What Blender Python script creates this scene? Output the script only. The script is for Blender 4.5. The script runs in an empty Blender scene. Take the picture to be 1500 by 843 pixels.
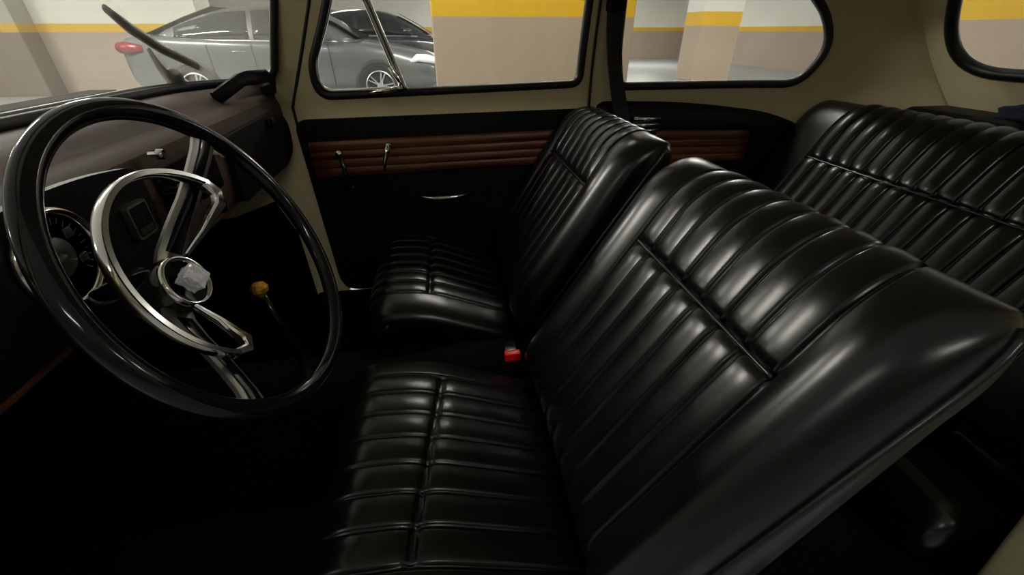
import bpy, bmesh, math, random
from mathutils import Vector, Matrix
random.seed(7)
C = bpy.context.scene.collection
SC = bpy.context.scene
R = math.radians
# ------------------------------------------------------------------ camera, world, lights, exposure
# frame: X runs along the old car towards its tail, Y across it towards the passenger door, Z up
cam_d = bpy.data.cameras.new('camera'); cam = bpy.data.objects.new('camera', cam_d); C.objects.link(cam)
cam.location = (0, 0, 1.09)
cam.rotation_euler = (R(90 - 31.3), 0, R(-9))
cam_d.sensor_width = 36; cam_d.lens = 36 * 620 / 1500
cam_d.clip_start = 0.01; cam_d.clip_end = 100
SC.camera = cam
SC.view_settings.view_transform = 'Standard'
SC.view_settings.look = 'None'
SC.view_settings.gamma = 1
SC.view_settings.use_curve_mapping = False
SC.view_settings.exposure = 1.15
SC.cycles.use_denoising = True
SC.cycles.max_bounces = 8
SC.cycles.transparent_max_bounces = 16
SC.cycles.caustics_reflective = False
SC.cycles.caustics_refractive = False
W = bpy.data.worlds.new('world'); SC.world = W; W.use_nodes = True
W.node_tree.nodes['Background'].inputs[0].default_value = (0.9, 0.95, 1, 1)
W.node_tree.nodes['Background'].inputs[1].default_value = 0.01
NEAR = 0.12                         # the aisle behind the photographer is lit more weakly
TUBE_W = 55.0                      # watts of each ceiling tube lamp

# ------------------------------------------------------------------ materials
def mat(name, col, rough=.5, metal=0, spec=.5, bump=0, bscale=200, coat=0, var=0, vscale=8, emit=None):
    m = bpy.data.materials.new(name); m.use_nodes = True
    nt = m.node_tree; b = nt.nodes['Principled BSDF']
    b.inputs['Base Color'].default_value = (*col, 1)
    b.inputs['Roughness'].default_value = rough
    b.inputs['Metallic'].default_value = metal
    b.inputs['Specular IOR Level'].default_value = spec
    b.inputs['Coat Weight'].default_value = coat
    tc = nt.nodes.new('ShaderNodeTexCoord')
    if bump:
        n = nt.nodes.new('ShaderNodeTexNoise'); n.inputs['Scale'].default_value = bscale; n.inputs['Detail'].default_value = 3
        bp = nt.nodes.new('ShaderNodeBump'); bp.inputs['Strength'].default_value = bump; bp.inputs['Distance'].default_value = .002
        nt.links.new(tc.outputs['Object'], n.inputs['Vector']); nt.links.new(n.outputs['Fac'], bp.inputs['Height'])
        nt.links.new(bp.outputs['Normal'], b.inputs['Normal'])
    if var:
        n = nt.nodes.new('ShaderNodeTexNoise'); n.inputs['Scale'].default_value = vscale; n.inputs['Detail'].default_value = 4
        mx = nt.nodes.new('ShaderNodeMix'); mx.data_type = 'RGBA'
        mx.inputs['A'].default_value = (*[c * (1 - var) for c in col], 1); mx.inputs['B'].default_value = (*[min(1, c * (1 + var)) for c in col], 1)
        nt.links.new(tc.outputs['Object'], n.inputs['Vector']); nt.links.new(n.outputs['Fac'], mx.inputs['Factor'])
        nt.links.new(mx.outputs['Result'], b.inputs['Base Color'])
    if emit:
        b.inputs['Emission Color'].default_value = (*emit[:3], 1); b.inputs['Emission Strength'].default_value = emit[3]
    return m
def glass_mat(name, tint, dust=0.0, dustcol=(.6, .58, .52), gloss=1.0):
    m = bpy.data.materials.new(name); m.use_nodes = True; nt = m.node_tree; nt.nodes.clear()
    out = nt.nodes.new('ShaderNodeOutputMaterial')
    tr = nt.nodes.new('ShaderNodeBsdfTransparent'); tr.inputs[0].default_value = (*tint, 1)
    gl = nt.nodes.new('ShaderNodeBsdfGlossy'); gl.inputs['Roughness'].default_value = .02
    lw = nt.nodes.new('ShaderNodeLayerWeight'); lw.inputs[0].default_value = .5
    pw = nt.nodes.new('ShaderNodeMath'); pw.operation = 'POWER'; pw.inputs[1].default_value = 5
    sc = nt.nodes.new('ShaderNodeMath'); sc.operation = 'MULTIPLY_ADD'; sc.inputs[1].default_value = .9 * gloss; sc.inputs[2].default_value = .035 * gloss
    nt.links.new(lw.outputs['Facing'], pw.inputs[0]); nt.links.new(pw.outputs[0], sc.inputs[0])
    mx = nt.nodes.new('ShaderNodeMixShader')
    nt.links.new(sc.outputs[0], mx.inputs[0]); nt.links.new(tr.outputs[0], mx.inputs[1]); nt.links.new(gl.outputs[0], mx.inputs[2])
    last = mx
    if dust:
        df = nt.nodes.new('ShaderNodeBsdfTranslucent'); df.inputs[0].default_value = (*dustcol, 1)
        dd = nt.nodes.new('ShaderNodeBsdfDiffuse'); dd.inputs[0].default_value = (*dustcol, 1)
        m0 = nt.nodes.new('ShaderNodeMixShader'); m0.inputs[0].default_value = .4
        nt.links.new(df.outputs[0], m0.inputs[1]); nt.links.new(dd.outputs[0], m0.inputs[2])
        tc = nt.nodes.new('ShaderNodeTexCoord'); n = nt.nodes.new('ShaderNodeTexNoise'); n.inputs['Scale'].default_value = 5; n.inputs['Detail'].default_value = 5
        nt.links.new(tc.outputs['Object'], n.inputs['Vector'])
        mr = nt.nodes.new('ShaderNodeMapRange'); mr.inputs['To Min'].default_value = dust * .7; mr.inputs['To Max'].default_value = dust * 1.3
        nt.links.new(n.outputs['Fac'], mr.inputs['Value'])
        m2 = nt.nodes.new('ShaderNodeMixShader')
        nt.links.new(mr.outputs[0], m2.inputs[0]); nt.links.new(mx.outputs[0], m2.inputs[1]); nt.links.new(m0.outputs[0], m2.inputs[2]); last = m2
    nt.links.new(last.outputs[0], out.inputs[0])
    return m
def wood_mat(name, a, b_, rough=.35, scale=1.0, axis='X'):
    m = bpy.data.materials.new(name); m.use_nodes = True; nt = m.node_tree; b = nt.nodes['Principled BSDF']
    b.inputs['Roughness'].default_value = rough
    tc = nt.nodes.new('ShaderNodeTexCoord'); mp = nt.nodes.new('ShaderNodeMapping')
    mp.inputs['Scale'].default_value = (2 * scale, 2*scale, 60 * scale) if axis == 'X' else (60 * scale, 2 * scale, 60 * scale)
    n = nt.nodes.new('ShaderNodeTexNoise'); n.inputs['Scale'].default_value = 1.5; n.inputs['Detail'].default_value = 6; n.inputs['Distortion'].default_value = .6
    r = nt.nodes.new('ShaderNodeValToRGB'); r.color_ramp.elements[0].position = .3; r.color_ramp.elements[1].position = .7
    r.color_ramp.elements[0].color = (*a, 1); r.color_ramp.elements[1].color = (*b_, 1)
    nt.links.new(tc.outputs['Object'], mp.inputs[0]); nt.links.new(mp.outputs[0], n.inputs['Vector']); nt.links.new(n.outputs['Fac'], r.inputs[0]); nt.links.new(r.outputs[0], b.inputs['Base Color'])
    return m
def block_wall_mat(name, low, high, stripe, z0, z1, joint=.06):
    """painted block wall: lower paint, yellow band between two heights, pale paint above"""
    m = bpy.data.materials.new(name); m.use_nodes = True; nt = m.node_tree; b = nt.nodes['Principled BSDF']
    b.inputs['Roughness'].default_value = .45
    g = nt.nodes.new('ShaderNodeNewGeometry'); sx = nt.nodes.new('ShaderNodeSeparateXYZ'); nt.links.new(g.outputs['Position'], sx.inputs[0])
    def gt(v):
        k = nt.nodes.new('ShaderNodeMath'); k.operation = 'GREATER_THAN'; k.inputs[1].default_value = v; nt.links.new(sx.outputs['Z'], k.inputs[0]); return k
    m1 = nt.nodes.new('ShaderNodeMix'); m1.data_type = 'RGBA'; m1.inputs['A'].default_value = (*low, 1); m1.inputs['B'].default_value = (*stripe, 1)
    m2 = nt.nodes.new('ShaderNodeMix'); m2.data_type = 'RGBA'; m2.inputs['B'].default_value = (*high, 1)
    nt.links.new(gt(z0).outputs[0], m1.inputs['Factor']); nt.links.new(gt(z1).outputs[0], m2.inputs['Factor'])
    nt.links.new(m1.outputs['Result'], m2.inputs['A'])
    nz = nt.nodes.new('ShaderNodeTexNoise'); nz.inputs['Scale'].default_value = .9; nz.inputs['Detail'].default_value = 5
    nt.links.new(g.outputs['Position'], nz.inputs['Vector'])
    mr = nt.nodes.new('ShaderNodeMapRange'); mr.inputs['To Min'].default_value = .88; mr.inputs['To Max'].default_value = 1.1; nt.links.new(nz.outputs['Fac'], mr.inputs['Value'])
    mul = nt.nodes.new('ShaderNodeMix'); mul.data_type = 'RGBA'; mul.blend_type = 'MULTIPLY'; mul.inputs['Factor'].default_value = 1
    nt.links.new(m2.outputs['Result'], mul.inputs['A']); nt.links.new(mr.outputs[0], mul.inputs['B'])
    nt.links.new(mul.outputs['Result'], b.inputs['Base Color'])
    if joint:
        ad = nt.nodes.new('ShaderNodeMath'); ad.operation = 'ADD'; nt.links.new(sx.outputs['X'], ad.inputs[0]); nt.links.new(sx.outputs['Y'], ad.inputs[1])
        cb = nt.nodes.new('ShaderNodeCombineXYZ'); nt.links.new(ad.outputs[0], cb.inputs[0]); nt.links.new(sx.outputs['Z'], cb.inputs[1])
        br = nt.nodes.new('ShaderNodeTexBrick'); br.inputs['Scale'].default_value = 1; br.inputs['Brick Width'].default_value = .4; br.inputs['Row Height'].default_value = .2; br.inputs['Mortar Size'].default_value = .006
        nt.links.new(cb.outputs[0], br.inputs['Vector'])
        bp = nt.nodes.new('ShaderNodeBump'); bp.invert = True; bp.inputs['Strength'].default_value = .5; bp.inputs['Distance'].default_value = .006
        nt.links.new(br.outputs['Fac'], bp.inputs['Height']); nt.links.new(bp.outputs['Normal'], b.inputs['Normal'])
    return m

LEATHER = mat('black_leather', (.0035, .0035, .0035), rough=.27, spec=.48, bump=.04, bscale=350)
PIPING = mat('black_piping', (.012, .012, .012), rough=.25)
VINYL = mat('black_vinyl', (.003, .003, .003), rough=.5, spec=.18, bump=.2, bscale=300)
CARPET = mat('black_carpet', (.0015, .0015, .0015), rough=.95, spec=.1, bump=.6, bscale=500)
RUBBER = mat('black_rubber', (.008, .008, .008), rough=.4)
BEIGE = mat('beige_paint', (.68, .60, .36), rough=.42, var=.05, vscale=6)
LINER = mat('beige_headliner', (.68, .60, .37), rough=.75, var=.04, vscale=5, bump=.1, bscale=400)
CHROME = mat('chrome', (.72, .70, .66), rough=.12, metal=1)
SATIN = mat('satin_metal', (.36, .35, .32), rough=.38, metal=1)
GLOSSBLACK = mat('gloss_black', (.006, .006, .007), rough=.12, spec=.6)
WOOD = wood_mat('mahogany', (.035, .008, .003), (.19, .06, .014), .4)
DASHWOOD = wood_mat('dash_mahogany', (.028, .010, .006), (.065, .026, .014), .7, 1.0, 'Y')
GLASS = glass_mat('clear_glass', (.96, .97, .95), .02)
WINDSHIELD = glass_mat('dusty_glass', (.93, .94, .9), .26, (.52, .5, .44))
STEERBLACK = mat('wheel_black', (.006, .006, .008), rough=.10, spec=.4)

# ------------------------------------------------------------------ mesh helpers
def link(name, me, m=None, parent=None, smooth=True):
    o = bpy.data.objects.new(name, me); C.objects.link(o)
    if m: me.materials.append(m)
    if parent: o.parent = parent
    if smooth:
        for p in me.polygons: p.use_smooth = True
    return o
def from_bm(name, bm, m, parent=None, smooth=True, angle=None):
    bmesh.ops.recalc_face_normals(bm, faces=bm.faces)
    me = bpy.data.meshes.new(name); bm.to_mesh(me); bm.free()
    o = link(name, me, m, parent, smooth)
    if smooth and angle: me.set_sharp_from_angle(angle=R(angle))
    return o
def tag(o, label, cat=None, group=None, kind=None):
    o['label'] = label
    if cat: o['category'] = cat
    if group: o['group'] = group
    if kind: o['kind'] = kind
    return o
def struct(o, label=None):
    o['kind'] = 'structure'
    if label: o['label'] = label
    return o
def empty(name, loc=(0, 0, 0), rz=0):
    o = bpy.data.objects.new(name, None); C.objects.link(o); o.location = loc; o.rotation_euler = (0, 0, rz); o.empty_display_size = .1
    return o
def add_box(bm, lo, hi, bev=0, seg=2, M=None):
    r = bmesh.ops.create_cube(bm, size=1)
    vs = r['verts']
    c = [(a + b) / 2 for a, b in zip(lo, hi)]; s = [b - a for a, b in zip(lo, hi)]
    for v in vs: v.co = Vector((v.co.x * s[0] + c[0], v.co.y * s[1] + c[1], v.co.z * s[2] + c[2]))
    if bev:
        es = list({e for v in vs for e in v.link_edges})
        r2 = bmesh.ops.bevel(bm, geom=es, offset=bev, segments=seg, profile=.5, affect='EDGES')
        vs = list({v for f in r2['faces'] for v in f.verts} | {v for v in vs if v.is_valid})
    if M:
        for v in vs: v.co = M @ v.co
    return vs
def add_tube(bm, pts, rad, sides=10, closed=False, cap=True, flat=None, up=None):
    """tube along pts; rad a number or list; flat=(a,b) scales across two axes, up fixes the first axis"""
    pts = [Vector(p) for p in pts]; n = len(pts); rings = []
    prevN = None
    for i, p in enumerate(pts):
        if closed: t = pts[(i + 1) % n] - pts[i - 1]
        else: t = pts[min(i + 1, n - 1)] - pts[max(i - 1, 0)]
        t.normalize()
        if up is not None: a = Vector(up)
        elif prevN is not None: a = prevN
        else: a = Vector((0, 0, 1)) if abs(t.z) < .9 else Vector((1, 0, 0))
        a = a - t * a.dot(t); a.normalize(); prevN = a; b = t.cross(a)
        r = rad[i] if hasattr(rad, '__len__') else rad
        fx, fy = flat if flat else (1, 1)
        rings.append([bm.verts.new(p + a * (r * fx * math.cos(2 * math.pi * k / sides)) + b * (r * fy * math.sin(2 * math.pi * k / sides))) for k in range(sides)])
    m = n if closed else n - 1
    for i in range(m):
        A, B = rings[i], rings[(i + 1) % n]
        for k in range(sides): bm.faces.new((A[k], A[(k + 1) % sides], B[(k + 1) % sides], B[k]))
    if cap and not closed:
        bm.faces.new(rings[0][::-1]); bm.faces.new(rings[-1])
def add_band(bm, pts, sizes, up, closed=False):
    """rectangular band along pts; sizes = list of (across, along-up)"""
    pts = [Vector(p) for p in pts]; n = len(pts); rings = []
    for i, p in enumerate(pts):
        t = (pts[(i + 1) % n] - pts[i - 1]) if closed else (pts[min(i + 1, n - 1)] - pts[max(i - 1, 0)])
        t.normalize(); u = Vector(up); u = (u - t * u.dot(t)).normalized(); s = t.cross(u)
        w, h = sizes[i] if isinstance(sizes, list) else sizes
        w /= 2; h /= 2; k = .62
        oct_ = [(-w, -h * k), (-w, h * k), (-w * k, h), (w * k, h), (w, h * k), (w, -h * k), (w * k, -h), (-w * k, -h)]
        rings.append([bm.verts.new(p + s * a + u * b) for a, b in oct_])
    m = n if closed else n - 1
    for i in range(m):
        A, B = rings[i], rings[(i + 1) % n]
        for k in range(8): bm.faces.new((A[k], A[(k + 1) % 8], B[(k + 1) % 8], B[k]))
    if not closed: bm.faces.new(rings[0][::-1]); bm.faces.new(rings[-1])
def add_lathe(bm, prof, seg=48, M=None):
    """prof = [(r, z)] turned about local Z"""
    rings = []
    for r, z in prof:
        if r < 1e-6: rings.append([bm.verts.new((0, 0, z))])
        else: rings.append([bm.verts.new((r * math.cos(2 * math.pi * k / seg), r * math.sin(2 * math.pi * k / seg), z)) for k in range(seg)])
    vs = [v for q in rings for v in q]
    for A, B in zip(rings, rings[1:]):
        for k in range(seg):
            a, b = A[k % len(A)], A[(k + 1) % len(A)]; c, d = B[(k + 1) % len(B)], B[k % len(B)]
            f = [a]
            for q in (b, c, d):
                if q not in f: f.append(q)
            if len(f) > 2: bm.faces.new(f)
    if M:
        for v in vs: v.co = M @ v.co
def add_prism(bm, poly, d, M=None):
    """poly = list of (x, y); extruded from 0 to d along z"""
    a = [bm.verts.new((x, y, 0)) for x, y in poly]; b = [bm.verts.new((x, y, d)) for x, y in poly]; n = len(poly)
    bm.faces.new(a[::-1]); bm.faces.new(b)
    for i in range(n): bm.faces.new((a[i], a[(i + 1) % n], b[(i + 1) % n], b[i]))
    if M:
        for v in a + b: v.co = M @ v.co
def round_poly(pts, radii, seg=10):
    out = []; n = len(pts)
    for i in range(n):
        p = Vector(pts[i]); a = (Vector(pts[i - 1]) - p); b = (Vector(pts[(i + 1) % n]) - p)
        r = radii[i] if hasattr(radii, '__len__') else radii
        la, lb = a.length, b.length; a.normalize(); b.normalize()
        r = min(r, la * .49, lb * .49)
        p0, p1 = p + a * r, p + b * r
        for k in range(seg + 1):
            t = k / seg; out.append(tuple((1 - t) ** 2 * p0 + 2 * t * (1 - t) * p + t * t * p1))
    return out
def resample(poly, n):
    P = [Vector(p) for p in poly]; P.append(P[0]); L = [0]
    for a, b in zip(P, P[1:]): L.append(L[-1] + (b - a).length)
    out = []; j = 0
    for k in range(n):
        s = L[-1] * k / n
        while L[j + 1] < s: j += 1
        t = (s - L[j]) / max(1e-9, L[j + 1] - L[j]); out.append(P[j].lerp(P[j + 1], t))
    return out
def inside(p, poly):
    x, y = p; c = False; n = len(poly); j = n - 1
    for i in range(n):
        xi, yi = poly[i][0], poly[i][1]; xj, yj = poly[j][0], poly[j][1]
        if (yi > y) != (yj > y) and x < (xj - xi) * (y - yi) / (yj - yi) + xi: c = not c
        j = i
    return c
def sheet(name, u0, u1, v0, v1, step, fn, holes, m, parent=None, thick=.012, keep=None):
    """a bent sheet of fn(u,v) with holes (closed polygons in u,v) cut from it, edge vertices snapped on the outlines"""
    nu = max(2, int(round((u1 - u0) / step))); nv = max(2, int(round((v1 - v0) / step)))
    bm = bmesh.new(); G = {}
    polys = [resample(h, 240) for h in holes]
    for i in range(nu + 1):
        for j in range(nv + 1):
            G[i, j] = [u0 + (u1 - u0) * i / nu, v0 + (v1 - v0) * j / nv]
    faces = []
    for i in range(nu):
        for j in range(nv):
            cu = u0 + (u1 - u0) * (i + .5) / nu; cv = v0 + (v1 - v0) * (j + .5) / nv
            if any(inside((cu, cv), h) for h in polys): continue
            if keep and not keep(cu, cv): continue
            faces.append(((i, j), (i + 1, j), (i + 1, j + 1), (i, j + 1)))
    cnt = {}
    for f in faces:
        for k in f: cnt[k] = cnt.get(k, 0) + 1
    for k, c in cnt.items():
        if c < 4 and polys:
            p = Vector(G[k]); best = min((q for h in polys for q in h), key=lambda q: (q.to_2d() - p).length_squared)
            if (best.to_2d() - p).length < step * 1.5: G[k] = [best[0], best[1]]
    V = {k: bm.verts.new(fn(*G[k])) for k in cnt}
    for f in faces: bm.faces.new([V[k] for k in f])
    o = from_bm(name, bm, m, parent)
    if thick:
        s = o.modifiers.new('thick', 'SOLIDIFY'); s.thickness = thick; s.offset = 0
    return o
def ring_on(name, outline, fn, rad, m, parent, n=160, sides=10, flat=None, off=(0, 0, 0)):
    bm = bmesh.new(); pts = [Vector(fn(p[0], p[1])) + Vector(off) for p in resample(outline, n)]
    add_tube(bm, pts, rad, sides, closed=True, flat=flat)
    return from_bm(name, bm, m, parent)
def fill_on(name, outline, fn, m, parent, n=100, rings=12, off=(0, 0, 0)):
    """pane: the outline filled with rings towards its middle"""
    P = resample(outline, n); cx = sum(p[0] for p in P) / n; cy = sum(p[1] for p in P) / n
    bm = bmesh.new(); R_ = []
    for r in range(rings):
        t = 1 - r / rings
        R_.append([bm.verts.new(Vector(fn(cx + (p[0] - cx) * t, cy + (p[1] - cy) * t)) + Vector(off)) for p in P])
    c = bm.verts.new(Vector(fn(cx, cy)) + Vector(off))
    for A, B in zip(R_, R_[1:]):
        for k in range(n): bm.faces.new((A[k], A[(k + 1) % n], B[(k + 1) % n], B[k]))
    for k in range(n): bm.faces.new((R_[-1][k], R_[-1][(k + 1) % n], c))
    return from_bm(name, bm, m, parent)

# ------------------------------------------------------------------ the garage round the car
YEL = (.74, .44, .010); LOW = (.42, .345, .29); HIGH = (.80, .79, .72)
MW = block_wall_mat('wall_paint_thin_band', LOW, HIGH, YEL, 1.06, 1.20)
MC = block_wall_mat('column_paint_wide_band', (.42, .33, .25), HIGH, YEL, 1.185, 1.47, 0)
MWD = block_wall_mat('shade_darkened_paint', (.17, .135, .11), (.36, .35, .31), (.55, .32, .012), 1.06, 1.20, 0)  # colours darkened to stand in for shade on the far-left pier
MF = mat('garage_floor', (.36, .38, .40), rough=.3, var=.12, vscale=1.3)
MCEIL = mat('garage_ceiling', (.85, .85, .82), rough=.8)
def box_obj(name, lo, hi, m, bev=0, parent=None, smooth=False):
    bm = bmesh.new(); add_box(bm, lo, hi, bev); return from_bm(name, bm, m, parent, smooth, 40 if smooth else None)
struct(box_obj('floor', (-13, -7, -.1), (11.2, 21, 0), MF), 'grey painted garage floor')
struct(box_obj('ceiling', (-13, -7, 2.75), (11.2, 21, 2.9), MCEIL), 'white garage ceiling')
struct(box_obj('wall_right', (11, -7, 0), (11.2, 21, 2.75), MW), 'garage side wall with thin yellow band')
struct(box_obj('wall_left', (-13.2, -7, 0), (-13, 21, 2.75), MW))
struct(box_obj('wall_back', (-13, 20.8, 0), (11, 21, 2.75), MW), 'far garage wall behind the dark sedan')
struct(box_obj('wall_front', (-13, -7.2, 0), (11, -7, 2.75), MWD))  # unseen wall, coloured dark to dim its reflection in the leather
struct(box_obj('wall_left_block', (-13, 10.7, 0), (-4.55, 11.4, 2.75), MW), 'block wall with yellow band behind the grey sedan')
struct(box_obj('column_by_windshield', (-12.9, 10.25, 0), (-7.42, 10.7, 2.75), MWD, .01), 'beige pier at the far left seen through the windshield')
def column(lo, hi, label):
    o = box_obj('column', lo, hi, MC, .012); struct(o, label); return o
column((-.01, 4.05, 0), (1.70, 4.45, 2.75), 'wide beige concrete pier with yellow band filling the door window')
column((6.25, 10.9, 0), (7.25, 11.7, 2.75), 'slim beige concrete pier in the quarter window with yellow band')
column((5.5, 2.2, 0), (7.2, 4.6, 2.75), 'beige concrete pier seen through the rear window')

TUBE = mat('tube_glow', (1, 1, 1), emit=(1.0, .97, .88, 9.0))
FIX = mat('fixture_white', (.8, .8, .78), rough=.4)
def lamp(x, y, along='X', label='', f=1):
    t = empty('ceiling_lamp', (x, y, 2.75), 0 if along == 'X' else R(90))
    bm = bmesh.new(); add_box(bm, (-.65, -.1, -.06), (.65, .1, 0), .01); from_bm('housing', bm, FIX, t, False)
    for s in (-.05, .05):
        bm = bmesh.new(); add_tube(bm, [(-.6, s, -.085), (.6, s, -.085)], .014, 10); from_bm('tube', bm, TUBE, t)
    L = bpy.data.lights.new('tube_light', 'AREA'); L.shape = 'RECTANGLE'; L.size = 1.2; L.size_y = .16; L.energy = TUBE_W * f; L.color = (1, .965, .88)
    lo = bpy.data.objects.new('tube_light', L); C.objects.link(lo); lo.parent = t; lo.location = (0, 0, -.11)
    tag(t, label, 'lamp', 'ceiling tube lamps')
for x, y, f in ((-9, 6.3, 2.4), (-4.5, 6.3, 2.4), (0.4, 6.3, 1), (4.5, 7.5, 1), (8.5, 6.5, 1), (-9, 0.5, 1), (-3.2, 2.6, 1.2), (0.8, 2.7, .16), (-3.2, -2.5, NEAR), (1.0, -2.6, NEAR), (6, -1.5, NEAR), (9.3, 1.5, .8), (-2.5, 13.5, 1), (2.5, 13.5, 1), (7.3, 16.5, 1), (3.0, 18.0, 1), (-6.5, 14, 1)):  # lamp beside the passenger door is added to brighten pier and seat highlights
    lamp(x, y, 'X', 'white twin-tube ceiling lamp on the unseen garage ceiling', f)

# ------------------------------------------------------------------ body of the old car we sit in
CY = .828                                            # centre line
def mir(y): return 2 * CY - y
def yw(x, z):                                        # inner face of the passenger-side wall
    y = 1.432
    if x > .95: y -= .22 * ((x - .95) / .65) ** 2
    if z > .95: y -= .30 * (z - .95) ** 1.6
    return y
def xend(z): return 1.6 - .61 * (z - .877)
QW = round_poly([(.535, 1.30), (.562, .936), (1.195, .936), (1.245, 1.04), (1.20, 1.13), (1.06, 1.24), (.9, 1.30)], [.06, .04, .07, .06, .08, .1, .1], 10)
def side_fn(x, z): return (x, yw(x, z), z)
def quarter(name, flip):
    xa = .90 if flip else .470
    fn = (lambda u, v: (lambda q: (q[0], mir(q[1]) if flip else q[1] + (.004 if q[0] < .5 else 0), q[2]))(side_fn(xa + (xend(v) - xa) * u, v)))
    hole = [((p[0] - (.90 if flip else .470)) / (xend(p[1]) - (.90 if flip else .470)), p[1]) for p in QW]
    nu, nv = 100, 100
    # scale the unit parameter so that the grid is even
    f2 = lambda u, v: fn(u / 1.1, v)
    return sheet(name, 0, 1.1, .18, 1.44, .011, f2, [[(p[0] * 1.1, p[1]) for p in hole]], LINER, None, .02)
struct(quarter('wall_right_quarter', False), 'cream painted rear quarter of the old car')
struct(quarter('wall_left_quarter', True))
# front posts: below the windshield they reach forward to the toe board, above it they lean back
def post(name, flip):
    def fn(u, v):
        zz = v
        xr = -.425 + .44 * max(0, zz - .9)
        if zz < .9: xr = -.425 + .06 * (.86 - min(.86, zz))
        if zz > .968: xl = -.47 + .39 * (zz - .968)
        elif zz > .92: xl = -.93 + (.46) * ((zz - .92) / .048)
        else: xl = -.93
        x = xl + (xr - xl) * u; y = yw(x, zz) + .006
        return (x, mir(y) if flip else y, zz)
    return sheet(name, 0, 1, .2, 1.44, .02, fn, [], BEIGE, None, .02)
struct(post('wall_right_post', False), 'cream windshield pillar and kick panel')
struct(post('wall_left_post', True))
# lower kick panel carpet in front of the hinge post
kick = bmesh.new()
add_prism(kick, [(-.93, .2), (-.93, .55), (-.687, .567), (-.554, .615), (-.51, .499), (-.503, .245), (-.381, .245), (-.381, .2)], .012, Matrix(((1, 0, 0, 0), (0, 0, -1, 1.426), (0, 1, 0, 0), (0, 0, 0, 1))))
struct(from_bm('trim_1', kick, CARPET, None, False))
# roof lining
def roof_fn(u, v):
    x = -.30 + 1.72 * u; s = 2 * v - 1
    y = CY + s * .56; z = 1.53 - .13 * abs(s) ** 3 - .16 * max(0, (u - .45) / .55) ** 2 - .08 * max(0, (.2 - u) / .2) ** 2
    return (x, y, z)
struct(sheet('ceiling_lining', 0, 1, 0, 1, .03, roof_fn, [], LINER, None, .02), 'cream headlining of the old car')
# rear wall with its window
RW = round_poly([(.43, 1.33), (.40, 1.16), (.40, .985), (1.256, .985), (1.256, 1.16), (1.226, 1.33)], [.1, .3, .16, .16, .3, .1], 12)
RW = round_poly([(.48, 1.30), (.425, .985), (1.231, .985), (1.176, 1.30)], [.1, .2, .2, .1], 14)
def rear_fn(y, z):
    d = abs(y - CY) / .42
    x = xend(z) + .03 * (1 - min(1.2, d) ** 2) - .0
    return (x, y, z)
struct(sheet('wall_rear', .36, 1.296, .70, 1.44, .012, rear_fn, [RW], LINER, None, .02), 'cream rear wall round the back window')
# floor, tunnel, sills, toe board
bm = bmesh.new(); add_box(bm, (-1.0, .22, .16), (1.7, 1.44, .2)); struct(from_bm('floor_carpet', bm, CARPET, None, False), 'black carpet on the car floor')
bm = bmesh.new(); add_prism(bm, [(CY - .12, .2), (CY - .09, .36), (CY - .05, .395), (CY + .05, .395), (CY + .09, .36), (CY + .12, .2)], 1.8, Matrix(((0, 0, 1, -.95), (1, 0, 0, 0), (0, 1, 0, 0), (0, 0, 0, 1))))
struct(from_bm('floor_tunnel', bm, CARPET, None, False))
bm = bmesh.new(); add_box(bm, (-.95, .2, .2), (-.88, 1.44, .95)); struct(from_bm('wall_toe_board', bm, CARPET, None, False))
bm = bmesh.new(); add_box(bm, (-.5, 1.36, .2), (.5, 1.43, .262), .01); struct(from_bm('trim_2', bm, CARPET, None, False))
bm = bmesh.new(); add_box(bm, (-.5, .19, .16), (.55, .27, .25), .01); struct(from_bm('trim_3', bm, CARPET, None, False))
bm = bmesh.new(); add_box(bm, (1.22, .3, .55), (1.64, 1.32, .60), .01); struct(from_bm('floor_luggage', bm, CARPET, None, False))
# driver's lock pillar, the door there stands open
bm = bmesh.new()
TL = Matrix(((1, 0, -.26, .07), (0, 1, 0, 0), (0, 0, 1, 0), (0, 0, 0, 1)))
add_box(bm, (.868, .19, .2), (.93, .245, 1.42), .012, 3, TL); add_box(bm, (.872, .10, .2), (.95, .182, 1.42), .02, 3, TL)
struct(from_bm('wall_left_pillar', bm, BEIGE, None, True, 40), 'cream lock pillar of the open driver door')

# windows of the body
def window(name, label):
    o = empty(name); struct(o, label); return o
w = window('window_1', 'long rear quarter window with black rubber seal')
fill_on('glass', QW, side_fn, GLASS, w, 110, 8, (0, .004, 0))
ring_on('rubber_seal', QW, side_fn, .013, RUBBER, w, 200, 10, off=(0, -.006, 0))
w = window('window_2', 'rear window with thick black rubber seal')
fill_on('glass', RW, rear_fn, GLASS, w, 110, 8, (.004, 0, 0))
ring_on('rubber_seal', RW, rear_fn, .016, RUBBER, w, 200, 10, off=(-.006, 0, 0))
# windshield: bottom curve swept up and back
def ws_x(y): return -.69 + .233 * (abs(y - CY) / .592) ** 7
def ws_fn(y, z):
    d = min(1.0, abs(y - CY) / .592)
    yy = CY + (y - CY) * (1 - .06 * max(0, z - .97))
    return (ws_x(y) + (.62 - .23 * d ** 3) * (z - .968), yy, z)
WS = round_poly([(.235, .968), (1.418, .968), (1.40, 1.38), (.25, 1.38)], [.03, .03, .12, .12], 10)
w = window('window_3', 'dusty windshield above the dashboard')
def grid_obj(name, u0, u1, nu, v0, v1, nv, fn, m, parent):
    bm = bmesh.new(); V = [[bm.verts.new(fn(u0 + (u1 - u0) * i / nu, v0 + (v1 - v0) * j / nv)) for j in range(nv + 1)] for i in range(nu + 1)]
    for i in range(nu):
        for j in range(nv): bm.faces.new((V[i][j], V[i + 1][j], V[i + 1][j + 1], V[i][j + 1]))
    return from_bm(name, bm, m, parent)
grid_obj('glass', .24, 1.416, 60, .966, 1.39, 10, ws_fn, WINDSHIELD, w)
bm = bmesh.new()
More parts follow.
